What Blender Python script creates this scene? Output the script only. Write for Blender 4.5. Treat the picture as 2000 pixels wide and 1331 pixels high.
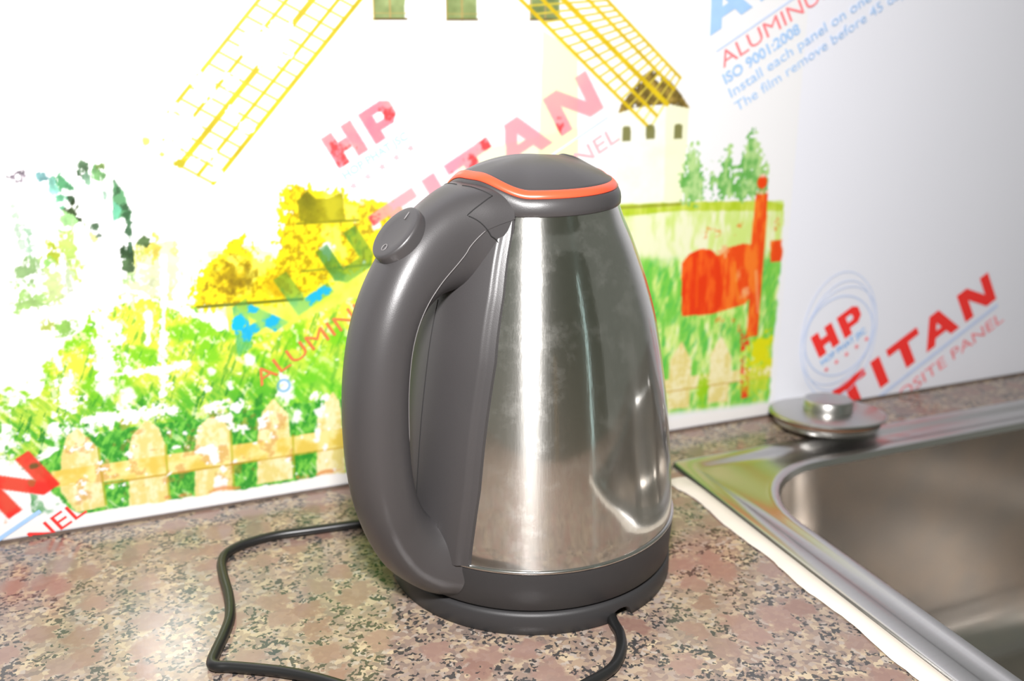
import bpy, bmesh, math, random
import numpy as np
from mathutils import Vector, Matrix

for o in list(bpy.data.objects):
    bpy.data.objects.remove(o, do_unlink=True)
scene = bpy.context.scene
COL = scene.collection
PI = math.pi

# ------------------------------------------------------------------ camera
# metres; x runs along the kitchen wall, z = 0 is the worktop, the kettle stands at the origin
CAM = Vector((-0.19687, -0.46891, 0.29364))
PITCH, YAW = math.radians(17.838), math.radians(68.385)
fwd = Vector((math.cos(YAW)*math.cos(PITCH), math.sin(YAW)*math.cos(PITCH), -math.sin(PITCH)))
cd = bpy.data.cameras.new('camera'); cam = bpy.data.objects.new('camera', cd); COL.objects.link(cam)
cam.location = CAM; cam.rotation_euler = fwd.to_track_quat('-Z', 'Y').to_euler()
cd.sensor_width = 36.0; cd.lens = 36.0*1950/2000; cd.clip_start = 0.01
cd.dof.use_dof = True; cd.dof.focus_distance = 0.475; cd.dof.aperture_fstop = 6.5
scene.camera = cam

# ------------------------------------------------------------------ world, flash, exposure
world = bpy.data.worlds.new('room_light'); scene.world = world; world.use_nodes = True
bg = world.node_tree.nodes['Background']
bg.inputs['Color'].default_value = (0.88, 0.93, 0.80, 1); bg.inputs['Strength'].default_value = 0.20

def area_light(name, loc, target, sx, sy, power, color):
    l = bpy.data.lights.new(name, 'AREA'); l.shape = 'RECTANGLE'; l.size = sx; l.size_y = sy
    l.energy = power; l.color = color
    o = bpy.data.objects.new(name, l); COL.objects.link(o); o.location = loc
    o.rotation_euler = (Vector(target)-Vector(loc)).to_track_quat('-Z', 'Y').to_euler()
    return o
right = Vector((math.sin(YAW), -math.cos(YAW), 0))
area_light('camera_flash', CAM + Vector((0, 0, 0.19)) + right*0.0, (-0.02, 0.06, 0.10), 0.07, 0.045, 9.2, (1.0, 0.975, 0.97))

vs = scene.view_settings
vs.view_transform = 'Standard'; vs.look = 'None'; vs.exposure = 0.0; vs.gamma = 1.0; vs.use_curve_mapping = False

# ------------------------------------------------------------------ helpers
def tag(o, label=None, cat=None, group=None, kind=None):
    for k, v in (('label', label), ('category', cat), ('group', group), ('kind', kind)):
        if v: o[k] = v
    return o

def empty(name, loc=(0, 0, 0), rz=0):
    o = bpy.data.objects.new(name, None); COL.objects.link(o)
    o.location = loc; o.rotation_euler = (0, 0, rz); o.empty_display_size = 0.02
    return o

def mesh(name, verts, faces, mat, parent=None, smooth=True, auto=None):
    me = bpy.data.meshes.new(name)
    me.from_pydata([tuple(v) for v in verts], [], faces)
    bm = bmesh.new(); bm.from_mesh(me)
    bmesh.ops.remove_doubles(bm, verts=bm.verts, dist=1e-6)
    bmesh.ops.recalc_face_normals(bm, faces=bm.faces)
    if auto is not None:
        for e in bm.edges:
            if len(e.link_faces) == 2 and e.calc_face_angle(0) > math.radians(auto): e.smooth = False
    for f in bm.faces: f.smooth = smooth
    bm.to_mesh(me); bm.free()
    me.materials.append(mat)
    o = bpy.data.objects.new(name, me); COL.objects.link(o)
    if parent: o.parent = parent
    return o

def grid_faces(nu, nv, closed_u=False, off=0):
    f = []
    for i in range(nu if closed_u else nu-1):
        for j in range(nv-1):
            a = i*nv+j; b = ((i+1) % nu)*nv+j
            f.append((off+a, off+b, off+b+1, off+a+1))
    return f

def lathe(profile, n=96, cap_bottom=False, cap_top=False):
    v = []
    for i in range(n):
        a = 2*PI*i/n
        for r, z in profile: v.append((r*math.cos(a), r*math.sin(a), z))
    f = grid_faces(n, len(profile), True)
    m = len(profile)
    if cap_bottom: f.append([i*m for i in range(n)][::-1])
    if cap_top: f.append([i*m+m-1 for i in range(n)])
    return v, f

def smooth_path(pts, per=8, closed=False):
    P = [Vector(p) for p in pts]; out = []; n = len(P)
    for i in range(n-1):
        p0 = P[max(i-1, 0)]; p1 = P[i]; p2 = P[i+1]; p3 = P[min(i+2, n-1)]
        for k in range(per):
            t = k/per
            out.append(0.5*((2*p1)+(p2-p0)*t+(2*p0-5*p1+4*p2-p3)*t*t+(3*p1-p0-3*p2+p3)*t**3))
    out.append(P[-1]); return out

def tube(path, r, n=12):
    v = []; N = len(path); up = Vector((0, 0, 1)); f = []
    for i, p in enumerate(path):
        t = (path[min(i+1, N-1)]-path[max(i-1, 0)]).normalized()
        s = t.cross(up)
        if s.length < 1e-4: s = Vector((1, 0, 0))
        s.normalize(); w = s.cross(t).normalized()
        for k in range(n):
            a = 2*PI*k/n; v.append(p+s*(r*math.cos(a))+w*(r*math.sin(a)))
    f = grid_faces(N, n); f = []
    for i in range(N-1):
        for k in range(n):
            f.append((i*n+k, i*n+(k+1) % n, (i+1)*n+(k+1) % n, (i+1)*n+k))
    f.append(list(range(n))); f.append([(N-1)*n+k for k in range(n)][::-1])
    return v, f

def box(x0, x1, y0, y1, z0, z1):
    v = [(x, y, z) for x in (x0, x1) for y in (y0, y1) for z in (z0, z1)]
    f = [(0, 1, 3, 2), (4, 6, 7, 5), (0, 4, 5, 1), (2, 3, 7, 6), (0, 2, 6, 4), (1, 5, 7, 3)]
    return v, f

def join(*parts):
    V = []; F = []
    for v, f in parts:
        o = len(V); V += list(v); F += [[i+o for i in q] for q in f]
    return V, F

# ------------------------------------------------------------------ materials
def mat(name, color=(0.5, 0.5, 0.5), rough=0.5, metal=0.0, spec=0.5, coat=0.0, noise=0.0, nscale=60, emit=None, bump=0.0, bscale=400):
    m = bpy.data.materials.new(name); m.use_nodes = True
    nt = m.node_tree; b = nt.nodes['Principled BSDF']
    b.inputs['Base Color'].default_value = (*color, 1); b.inputs['Roughness'].default_value = rough
    b.inputs['Metallic'].default_value = metal; b.inputs['Specular IOR Level'].default_value = spec
    b.inputs['Coat Weight'].default_value = coat
    b.inputs['Coat Roughness'].default_value = 0.10
    tc = nt.nodes.new('ShaderNodeTexCoord')
    n = nt.nodes.new('ShaderNodeTexNoise'); n.inputs['Scale'].default_value = nscale; n.inputs['Detail'].default_value = 5
    nt.links.new(tc.outputs['Object'], n.inputs['Vector'])
    mx = nt.nodes.new('ShaderNodeMix'); mx.data_type = 'RGBA'
    mx.inputs['A'].default_value = (*[c*(1-noise) for c in color], 1)
    mx.inputs['B'].default_value = (*[min(1, c*(1+noise)) for c in color], 1)
    nt.links.new(n.outputs['Fac'], mx.inputs['Factor']); nt.links.new(mx.outputs['Result'], b.inputs['Base Color'])
    if emit:
        b.inputs['Emission Color'].default_value = (*emit[0], 1); b.inputs['Emission Strength'].default_value = emit[1]
    if bump:
        n2 = nt.nodes.new('ShaderNodeTexNoise'); n2.inputs['Scale'].default_value = bscale; n2.inputs['Detail'].default_value = 3
        nt.links.new(tc.outputs['Object'], n2.inputs['Vector'])
        bp = nt.nodes.new('ShaderNodeBump'); bp.inputs['Strength'].default_value = bump; bp.inputs['Distance'].default_value = 0.0004
        nt.links.new(n2.outputs['Fac'], bp.inputs['Height']); nt.links.new(bp.outputs['Normal'], b.inputs['Normal'])
    return m

def ramp(nt, src, stops, interp='LINEAR'):
    r = nt.nodes.new('ShaderNodeValToRGB'); r.color_ramp.interpolation = interp
    e = r.color_ramp.elements
    while len(e) < len(stops): e.new(0.5)
    for k, (p, c) in enumerate(stops): e[k].position = p; e[k].color = (*c, 1) if len(c) == 3 else c
    nt.links.new(src, r.inputs['Fac']); return r

def mixc(nt, fac, a, b):
    m = nt.nodes.new('ShaderNodeMix'); m.data_type = 'RGBA'
    if hasattr(fac, 'links'): nt.links.new(fac, m.inputs['Factor'])
    else: m.inputs['Factor'].default_value = fac
    for k, v in (('A', a), ('B', b)):
        if hasattr(v, 'links'): nt.links.new(v, m.inputs[k])
        else: m.inputs[k].default_value = (*v, 1)
    return m.outputs['Result']

def tex(nt, kind, vec, scale, detail=4, **kw):
    n = nt.nodes.new(kind); n.inputs['Scale'].default_value = scale
    if 'Detail' in n.inputs: n.inputs['Detail'].default_value = detail
    for k, v in kw.items(): n.inputs[k].default_value = v
    nt.links.new(vec, n.inputs['Vector']); return n

def granite():
    m = bpy.data.materials.new('speckled_granite'); m.use_nodes = True; nt = m.node_tree
    b = nt.nodes['Principled BSDF']; tc = nt.nodes.new('ShaderNodeTexCoord'); V = tc.outputs['Object']
    def warp(scale, amt):
        wn = tex(nt, 'ShaderNodeTexNoise', V, scale, 3)
        sub = nt.nodes.new('ShaderNodeVectorMath'); sub.operation = 'SUBTRACT'; nt.links.new(wn.outputs['Color'], sub.inputs[0]); sub.inputs[1].default_value = (0.5, 0.5, 0.5)
        scl = nt.nodes.new('ShaderNodeVectorMath'); scl.operation = 'SCALE'; nt.links.new(sub.outputs[0], scl.inputs[0]); scl.inputs['Scale'].default_value = amt
        add = nt.nodes.new('ShaderNodeVectorMath'); add.operation = 'ADD'; nt.links.new(V, add.inputs[0]); nt.links.new(scl.outputs[0], add.inputs[1])
        return add.outputs[0]
    Wa, Wb = warp(350, 0.0035), warp(170, 0.019)
    def cells(vec, scale, out='Color'):
        v = nt.nodes.new('ShaderNodeTexVoronoi'); v.voronoi_dimensions = '2D'; v.inputs['Scale'].default_value = scale
        nt.links.new(vec, v.inputs['Vector']); return v.outputs[out]
    def chan(col):
        sp = nt.nodes.new('ShaderNodeSeparateColor'); nt.links.new(col, sp.inputs[0]); return sp.outputs[0]
    # fine mosaic of crystals
    small = chan(cells(Wa, 380))
    c0 = ramp(nt, small, [(0.0, (0.17, 0.13, 0.11)), (0.18, (0.25, 0.18, 0.14)), (0.38, (0.34, 0.25, 0.17)), (0.64, (0.50, 0.40, 0.265)), (0.85, (0.40, 0.345, 0.29))], 'CONSTANT').outputs['Color']
    tint = tex(nt, 'ShaderNodeTexNoise', V, 30, 3)
    c0 = mixc(nt, ramp(nt, tint.outputs['Fac'], [(0.35, (0.1, 0.1, 0.1)), (0.65, (0.7, 0.7, 0.7))]).outputs['Color'], c0, (0.25, 0.185, 0.155))
    # large pink-brown feldspar blotches
    d = cells(Wb, 46, 'Distance')
    pick = chan(cells(Wb, 46))
    pf = ramp(nt, d, [(0.30, (1, 1, 1)), (0.47, (0, 0, 0))]).outputs['Color']
    pk = ramp(nt, pick, [(0.0, (1, 1, 1)), (0.62, (0.25, 0.25, 0.25))], 'CONSTANT').outputs['Color']
    mul = nt.nodes.new('ShaderNodeMath'); mul.operation = 'MULTIPLY'; nt.links.new(pf, mul.inputs[0]); nt.links.new(pk, mul.inputs[1])
    mul2 = nt.nodes.new('ShaderNodeMath'); mul2.operation = 'MULTIPLY'; nt.links.new(mul.outputs[0], mul2.inputs[0]); mul2.inputs[1].default_value = 0.88
    pc = ramp(nt, pick, [(0.0, (0.22, 0.125, 0.10)), (0.4, (0.265, 0.165, 0.135)), (0.8, (0.20, 0.145, 0.12))]).outputs['Color']
    c2 = mixc(nt, mul2.outputs[0], c0, pc)
    # black mica specks, clustered between the blotches
    s1 = chan(cells(Wa, 640)); cl = tex(nt, 'ShaderNodeTexNoise', V, 75, 3)
    ad = nt.nodes.new('ShaderNodeMath'); ad.operation = 'MULTIPLY_ADD'; nt.links.new(cl.outputs['Fac'], ad.inputs[0]); ad.inputs[1].default_value = 1.5; nt.links.new(s1, ad.inputs[2])
    ad2 = nt.nodes.new('ShaderNodeMath'); ad2.operation = 'MULTIPLY_ADD'; nt.links.new(mul.outputs[0], ad2.inputs[0]); ad2.inputs[1].default_value = -0.4; nt.links.new(ad.outputs[0], ad2.inputs[2])
    ad3 = nt.nodes.new('ShaderNodeMath'); ad3.operation = 'MULTIPLY'; nt.links.new(ad2.outputs[0], ad3.inputs[0]); ad3.inputs[1].default_value = 0.4
    df = ramp(nt, ad3.outputs[0], [(0.600, (0, 0, 0)), (0.612, (0.93, 0.93, 0.93))]).outputs['Color']
    c3 = mixc(nt, df, c2, (0.035, 0.036, 0.038))
    nt.links.new(c3, b.inputs['Base Color'])
    b.inputs['Roughness'].default_value = 0.17; b.inputs['Specular IOR Level'].default_value = 0.75
    bn = tex(nt, 'ShaderNodeTexNoise', V, 120, 4)
    bp = nt.nodes.new('ShaderNodeBump'); bp.inputs['Strength'].default_value = 0.10; bp.inputs['Distance'].default_value = 0.001
    nt.links.new(bn.outputs['Fac'], bp.inputs['Height']); nt.links.new(bp.outputs['Normal'], b.inputs['Normal'])
    return m

def steel(name, color, rough, streak=0.0, stains=False, warm_reflect=None, sc=(900, 900, 8), aniso=0.0):
    m = bpy.data.materials.new(name); m.use_nodes = True; nt = m.node_tree
    b = nt.nodes['Principled BSDF']; tc = nt.nodes.new('ShaderNodeTexCoord'); V = tc.outputs['Object']
    b.inputs['Metallic'].default_value = 1.0; b.inputs['Roughness'].default_value = rough
    mp = nt.nodes.new('ShaderNodeMapping'); mp.inputs['Scale'].default_value = sc; nt.links.new(V, mp.inputs['Vector'])
    n = tex(nt, 'ShaderNodeTexNoise', mp.outputs['Vector'], 1.0, 3)
    col = mixc(nt, n.outputs['Fac'], tuple(c*0.93 for c in color), color)
    if warm_reflect:
        wn = tex(nt, 'ShaderNodeTexNoise', V, 22, 4)
        col = mixc(nt, ramp(nt, wn.outputs['Fac'], [(0.4, (0, 0, 0)), (0.65, (1, 1, 1))]).outputs['Color'], col, warm_reflect)  # blotchy warm reflections of the room, painted into the steel colour
    nt.links.new(col, b.inputs['Base Color'])
    if streak:
        bp = nt.nodes.new('ShaderNodeBump'); bp.inputs['Strength'].default_value = streak; bp.inputs['Distance'].default_value = 0.0002
        nt.links.new(n.outputs['Fac'], bp.inputs['Height']); nt.links.new(bp.outputs['Normal'], b.inputs['Normal'])
    if stains:
        sn = tex(nt, 'ShaderNodeTexNoise', V, 55, 8, Roughness=0.75)
        dr = tex(nt, 'ShaderNodeTexVoronoi', V, 75)
        ring = ramp(nt, dr.outputs['Distance'], [(0.0, (0, 0, 0)), (0.20, (0, 0, 0)), (0.235, (1, 1, 1)), (0.27, (0, 0, 0))]).outputs['Color']
        sp = ramp(nt, sn.outputs['Fac'], [(0.5, (0, 0, 0)), (0.72, (1, 1, 1))]).outputs['Color']
        ms = mixc(nt, 0.35, sp, ring)
        rr = nt.nodes.new('ShaderNodeMath'); rr.operation = 'MULTIPLY_ADD'
        nt.links.new(ms, rr.inputs[0]); rr.inputs[1].default_value = 0.14; rr.inputs[2].default_value = rough
        nt.links.new(rr.outputs[0], b.inputs['Roughness'])
        gate = tex(nt, 'ShaderNodeTexNoise', V, 28, 3)
        gt = ramp(nt, gate.outputs['Fac'], [(0.48, (0, 0, 0)), (0.62, (0.5, 0.5, 0.5))]).outputs['Color']
        rg = nt.nodes.new('ShaderNodeMath'); rg.operation = 'MULTIPLY'; nt.links.new(ring, rg.inputs[0]); nt.links.new(gt, rg.inputs[1])
        fog = nt.nodes.new('ShaderNodeMath'); fog.operation = 'MULTIPLY_ADD'; nt.links.new(sp, fog.inputs[0]); fog.inputs[1].default_value = 0.10; nt.links.new(rg.outputs[0], fog.inputs[2])
        spot_mask = fog.outputs[0]
    if aniso:
        sharp = nt.nodes.new('ShaderNodeBsdfGlossy'); sharp.inputs['Roughness'].default_value = 0.085
        nt.links.new(col, sharp.inputs['Color'])
        mxs = nt.nodes.new('ShaderNodeMixShader'); mxs.inputs['Fac'].default_value = 0.58
        nt.links.new(b.outputs[0], mxs.inputs[1]); nt.links.new(sharp.outputs[0], mxs.inputs[2])
        dif = nt.nodes.new('ShaderNodeBsdfDiffuse'); dif.inputs['Color'].default_value = (0.30, 0.30, 0.28, 1)
        mx2 = nt.nodes.new('ShaderNodeMixShader'); nt.links.new(spot_mask, mx2.inputs['Fac'])
        nt.links.new(mxs.outputs[0], mx2.inputs[1]); nt.links.new(dif.outputs[0], mx2.inputs[2])
        nt.links.new(mx2.outputs[0], nt.nodes['Material Output'].inputs['Surface'])
        if streak: nt.links.new(bp.outputs['Normal'], sharp.inputs['Normal'])
        b.inputs['Anisotropic'].default_value = aniso; b.inputs['Anisotropic Rotation'].default_value = 0.25
        tn = nt.nodes.new('ShaderNodeTangent'); tn.direction_type = 'RADIAL'; tn.axis = 'Z'
        nt.links.new(tn.outputs['Tangent'], b.inputs['Tangent'])
    return m

M = {}
M['panel'] = mat('white_panel_film', (0.755, 0.765, 0.83), 0.32, spec=0.45, noise=0.015, nscale=9, coat=0.3)
M['room'] = mat('green_grey_plaster', (0.34, 0.36, 0.29), 0.8, noise=0.12, nscale=5, bump=0.2, bscale=90)
M['granite'] = granite()
M['kettle_steel'] = steel('brushed_kettle_steel', (0.72, 0.71, 0.68), 0.30, streak=0.08, stains=True, aniso=0.94)
M['lip_steel'] = steel('polished_steel', (0.74, 0.72, 0.70), 0.16)
M['sink_steel'] = steel('sink_rim_steel', (0.64, 0.63, 0.62), 0.28, streak=0.1, sc=(30, 700, 30))
M['bowl_steel'] = steel('satin_bowl_steel', (0.54, 0.515, 0.485), 0.27, streak=0.25, warm_reflect=(0.60, 0.54, 0.48), sc=(500, 500, 60))
M['plug_steel'] = steel('plug_steel', (0.56, 0.55, 0.53), 0.32)
M['plastic'] = mat('charcoal_plastic', (0.046, 0.043, 0.044), 0.37, spec=0.55, noise=0.06, nscale=40, bump=0.10, bscale=2200)
M['plastic_dark'] = mat('black_plastic', (0.028, 0.027, 0.028), 0.48, spec=0.45, noise=0.06, nscale=40, bump=0.10, bscale=2200)
M['red'] = mat('red_plastic', (0.80, 0.085, 0.035), 0.30, noise=0.05)
M['groove'] = mat('groove_black', (0.008, 0.008, 0.008), 0.7)
M['scuff'] = mat('worn_seam', (0.16, 0.15, 0.15), 0.5)
M['cord'] = mat('black_rubber_cord', (0.012, 0.012, 0.012), 0.33, spec=0.5, noise=0.1)
M['sealant'] = mat('cream_sealant', (0.70, 0.635, 0.55), 0.55, noise=0.07, nscale=45, bump=0.3, bscale=150)
M['gasket'] = mat('brown_rubber', (0.16, 0.085, 0.05), 0.45, noise=0.3, nscale=120)
M['joint'] = mat('dirty_joint', (0.13, 0.095, 0.075), 0.8, noise=0.5, nscale=120)
M['mark'] = mat('grey_mark', (0.20, 0.19, 0.19), 0.5)
M['wood'] = mat('door_wood', (0.62, 0.45, 0.22), 0.5, noise=0.15, nscale=14)
M['daylight'] = mat('daylit_pane', (0.3, 0.4, 0.4), 0.3, emit=((0.62, 0.86, 0.86), 1.1))
M['ink_red'] = mat('red_ink', (0.86, 0.035, 0.03), 0.35, noise=0.04)
M['ink_red_thin'] = mat('thin_red_ink', (0.84, 0.22, 0.24), 0.38, noise=0.2, nscale=120)
M['ink_pink'] = mat('faded_red_ink', (0.83, 0.40, 0.44), 0.38, noise=0.3, nscale=150)
M['ink_orange'] = mat('red_ink_on_green', (0.62, 0.18, 0.05), 0.38, noise=0.3, nscale=150)
M['ink_blue'] = mat('blue_ink', (0.20, 0.45, 0.80), 0.38, noise=0.2, nscale=120)
M['ink_lightblue'] = mat('light_blue_ink', (0.34, 0.53, 0.80), 0.38, noise=0.08, nscale=120)
M['ink_paleblue'] = mat('pale_blue_ink', (0.53, 0.62, 0.82), 0.38, noise=0.08, nscale=120)

# ------------------------------------------------------------------ setting
YW = 0.128                                   # front face of the back wall
wall = mesh('wall_back', *box(-1.3, 1.3, YW, YW+0.06, -0.9, 1.5), M['panel'], smooth=False)
tag(wall, 'white composite wall panel with red and blue printed protective film behind the kettle', kind='structure')
wf = mesh('wall_front', *box(-1.6, 1.9, -2.26, -2.2, -0.9, 1.6), M['room'], smooth=False)
tag(wf, 'grey green plaster wall on the far side of the kitchen', kind='structure')
dr = mesh('door_1', *box(-0.16, -0.06, -2.2, -2.16, -0.9, 0.35), M['wood'], smooth=False)
tag(dr, 'narrow wooden door post on the far kitchen wall', kind='structure')
wn = mesh('window_1', *box(1.02, 1.14, -2.2, -2.17, -0.5, 1.2), M['wood'], smooth=False)
tag(wn, 'narrow tall daylit window on the far kitchen wall', kind='structure')
mesh('window_pane', *box(1.035, 1.125, -2.168, -2.16, -0.47, 1.17), M['daylight'], wn, smooth=False)
jt = mesh('trim_1', *box(-1.0, 1.0, YW-0.0016, YW+0.001, 0.0002, 0.0016), M['joint'], smooth=False)
tag(jt, 'thin dirty joint line between the wall panel and the worktop', kind='structure')

# granite worktop with a cut-out for the sink
SX0, SX1, SY0, SY1 = 0.137, 0.70, -0.36, 0.078
def worktop():
    xo0, xo1, yo0, yo1 = -1.0, 1.0, -0.52, YW+0.002
    hx0, hx1, hy0, hy1 = SX0+0.004, SX1-0.004, SY0+0.004, SY1-0.004
    O = [(xo0, yo0), (xo1, yo0), (xo1, yo1), (xo0, yo1)]; H = [(hx0, hy0), (hx1, hy0), (hx1, hy1), (hx0, hy1)]
    v = [(x, y, z) for z in (0, -0.03) for x, y in O+H]
    f = []
    for k in range(4):
        n = (k+1) % 4
        f += [(k, n, 4+n, 4+k), (8+k, 12+k, 12+n, 8+n), (k, 8+k, 8+n, n), (4+k, 4+n, 12+n, 12+k)]
    return v, f
wt = mesh('granite_worktop', *worktop(), M['granite'], smooth=False)
tag(wt, 'polished pink and beige speckled granite worktop under the kettle', 'worktop')

# ------------------------------------------------------------------ lettering on the film (local s,t in mm, 30 degrees)
C30, S30 = math.cos(PI/6), math.sin(PI/6)
def loc_mm(org, s, t): return (org[0]+s*C30-t*S30, org[1]+s*S30+t*C30)
ORG_L, ORG_R, ORG_UR, ORG_BL = (-42.1, 154.5), (326.6, -11.8), (278.5, 339.6), (-393.7, -52.1)
def rect(s0, s1, t0, t1): return [(s0, t0), (s1, t0), (s1, t1), (s0, t1)]
HC = 27.5
TITAN = [rect(0, 33, 20.5, HC), rect(11.5, 21, 0, 21),
         rect(40, 49.5, 0, HC),
         rect(57, 90, 20.5, HC), rect(68.5, 78, 0, 21),
         [(90.5, 0), (100, 0), (113, HC), (104, HC)], [(117.5, 0), (127, 0), (114, HC), (104, HC)], rect(98, 120, 6, 12),
         rect(134, 143, 0, HC), rect(159.5, 168.5, 0, HC), [(134, HC), (145, HC), (168.5, 0), (157.5, 0)]]
ALU = [[(-113, 0), (-103, 0), (-88, HC), (-98, HC)], [(-86, 0), (-76, 0), (-91, HC), (-98, HC)], rect(-106, -82, 6, 12),
       rect(-69, -59.5, 0, HC), rect(-69, -43, 0, 7),
       rect(-38.7, -30, 5, HC), rect(-18, -9.3, 5, HC), [(-38.7, 6), (-33, 0), (-15, 0), (-9.3, 6), (-14, 9), (-34, 9)]]
HP = [rect(1.4, 8.8, 61.5, 82.2), rect(15.2, 22.4, 61.5, 82.2), rect(8, 15.5, 68.5, 75),
      rect(27.8, 35.2, 61.5, 82.2), [(34, 77.2), (34, 82.2), (44, 82.2), (48.5, 78.8), (48.5, 71), (44, 67), (34, 67), (34, 72), (40.2, 72), (41.3, 73.2), (41.3, 76.2), (40.2, 77.2)]]
def star(cx, cy, r): return [(cx+(r if k % 2 == 0 else r*0.45)*math.cos(PI/2+k*PI/5), cy+(r if k % 2 == 0 else r*0.45)*math.sin(PI/2+k*PI/5)) for k in range(10)]
STARS = [star(3+k*10.5, 48.5, 2.6) for k in range(5)]
def ring_polys(cx, cy, ra, rb, rot, w, n=72):
    out = []
    for k in range(n):
        q = []
        for a, sc in ((k, 1), (k+1, 1), (k+1, 0), (k, 0)):
            th = 2*PI*a/n; x = (ra-(0 if sc else w))*math.cos(th); y = (rb-(0 if sc else w))*math.sin(th)
            q.append((cx+x*math.cos(rot)-y*math.sin(rot), cy+x*math.sin(rot)+y*math.cos(rot)))
        out.append(q)
    return out

def clip_z(bm, zmin):
    g = bm.verts[:]+bm.edges[:]+bm.faces[:]
    bmesh.ops.bisect_plane(bm, geom=g, plane_co=(0, 0, zmin), plane_no=(0, 0, 1), clear_inner=True)

def print_polys(name, polys, org, m, parent, lift=0.0006, zmin=0.0018):
    bm = bmesh.new()
    for k, p in enumerate(polys):
        vs_ = []
        for s, t in p:
            x, z = loc_mm(org, s, t); vs_.append(bm.verts.new((x/1000, YW-lift-(k % 40)*1.2e-5, z/1000)))
        try: bm.faces.new(vs_)
        except ValueError: pass
    bm.normal_update(); bmesh.ops.triangulate(bm, faces=bm.faces[:])
    clip_z(bm, zmin); bm.normal_update()
    for f in bm.faces:
        if f.normal.y > 0: f.normal_flip()
    if not bm.faces: bm.free(); return None
    me = bpy.data.meshes.new(name); bm.to_mesh(me); bm.free(); me.materials.append(m)
    o = bpy.data.objects.new(name, me); COL.objects.link(o); o.parent = parent; return o

def print_text(name, body, s0, s1, t0, cap, org, m, parent, bold=0.0, lift=0.0006, keep=None, space=1.0):
    cu = bpy.data.curves.new('text_tmp', 'FONT'); cu.body = body; cu.size = 1.0; cu.offset = bold; cu.space_character = space
    if 'M' in body or 'm' in body: cu.offset = 0.0     # heavier strokes would cross in the M
    cu.resolution_u = 3; cu.fill_mode = 'FRONT'
    ob = bpy.data.objects.new('text_tmp', cu); COL.objects.link(ob)
    dg = bpy.context.evaluated_depsgraph_get(); dg.update()
    me = bpy.data.meshes.new_from_object(ob.evaluated_get(dg))
    bpy.data.objects.remove(ob); bpy.data.curves.remove(cu)
    n = len(me.vertices); co = np.empty(n*3); me.vertices.foreach_get('co', co); co = co.reshape(-1, 3)
    x0, x1 = co[:, 0].min(), co[:, 0].max()
    s = s0+(co[:, 0]-x0)/(x1-x0)*(s1-s0); t = t0+co[:, 1]/0.70*cap
    X = org[0]+s*C30-t*S30; Z = org[1]+s*S30+t*C30
    out = np.stack([X/1000, np.full(n, YW-lift), Z/1000], 1)
    me.vertices.foreach_set('co', out.ravel())
    me.update()
    bm = bmesh.new(); bm.from_mesh(me); bm.normal_update()
    bmesh.ops.triangulate(bm, faces=bm.faces[:])
    clip_z(bm, 0.0018)
    if keep:
        lo, hi = keep
        dele = [f for f in bm.faces if not (lo <= ((f.calc_center_median().x*1000-org[0])*C30+(f.calc_center_median().z*1000-org[1])*S30) <= hi)]
        bmesh.ops.delete(bm, geom=dele, context='FACES')
    for f in bm.faces:
        if f.normal.y > 0: f.normal_flip()
    bm.to_mesh(me); bm.free(); me.materials.clear(); me.materials.append(m); me.name = name
    o = bpy.data.objects.new(name, me); COL.objects.link(o); o.parent = parent; return o

def film_logo(org, red, thin, blue, pale, lift):
    print_polys('large_red_word', TITAN, org, red, wall, lift)
    print_polys('initials', HP, org, red, wall, lift)
    print_polys('star_row', STARS, org, thin, wall, lift)
    rr = []
    for a, b, r in ((33, 33, 0), (45, 32, 0.9), (41, 34, 0.6), (52, 36, 1.05)): rr += ring_polys(24, 67, a, b, r, 0.8 if a > 33 else 1.3)
    print_polys('logo_ring', rr, org, pale, wall, lift-0.0001)
    print_text('small_blue_name', 'HOP PHAT JSC', 1, 47, 54.2, 4.8, org, blue, wall, 0.02, lift)
    print_polys('underline', [rect(-113, 168, -8, -4.8)], org, pale, wall, lift)
    print_text('small_red_line', 'ALUMINUM COMPOSITE PANEL', -113, 169, -24, 10.5, org, thin, wall, 0.004, lift)
film_logo(ORG_R, M['ink_red'], M['ink_red_thin'], M['ink_blue'], M['ink_paleblue'], 0.0006)
# upper right: start of the same print, partly under the edge of the picture sticker
print_polys('large_blue_word', ALU, ORG_UR, M['ink_lightblue'], wall, 0.0011)
print_polys('underline', [rect(-113, 40, -12, -10.6)], ORG_UR, M['ink_paleblue'], wall, 0.0011)
print_text('small_red_line', 'ALUMINUM COMPOSITE PANEL', -113, 169, -24, 10.5, ORG_UR, M['ink_red_thin'], wall, 0.006, 0.0011)
print_text('blue_standard_line', 'ISO 9001:2008', -116, -49, -34.5, 7.2, ORG_UR, M['ink_lightblue'], wall, 0.025, 0.0011)
print_text('blue_note_line', 'Install each panel on one side', -116, 36, -45, 7.0, ORG_UR, M['ink_lightblue'], wall, 0.004, 0.0011)
print_text('blue_note_line', 'The film remove before 45 days', -116, 44, -56, 7.0, ORG_UR, M['ink_lightblue'], wall, 0.004, 0.0011)
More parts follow.
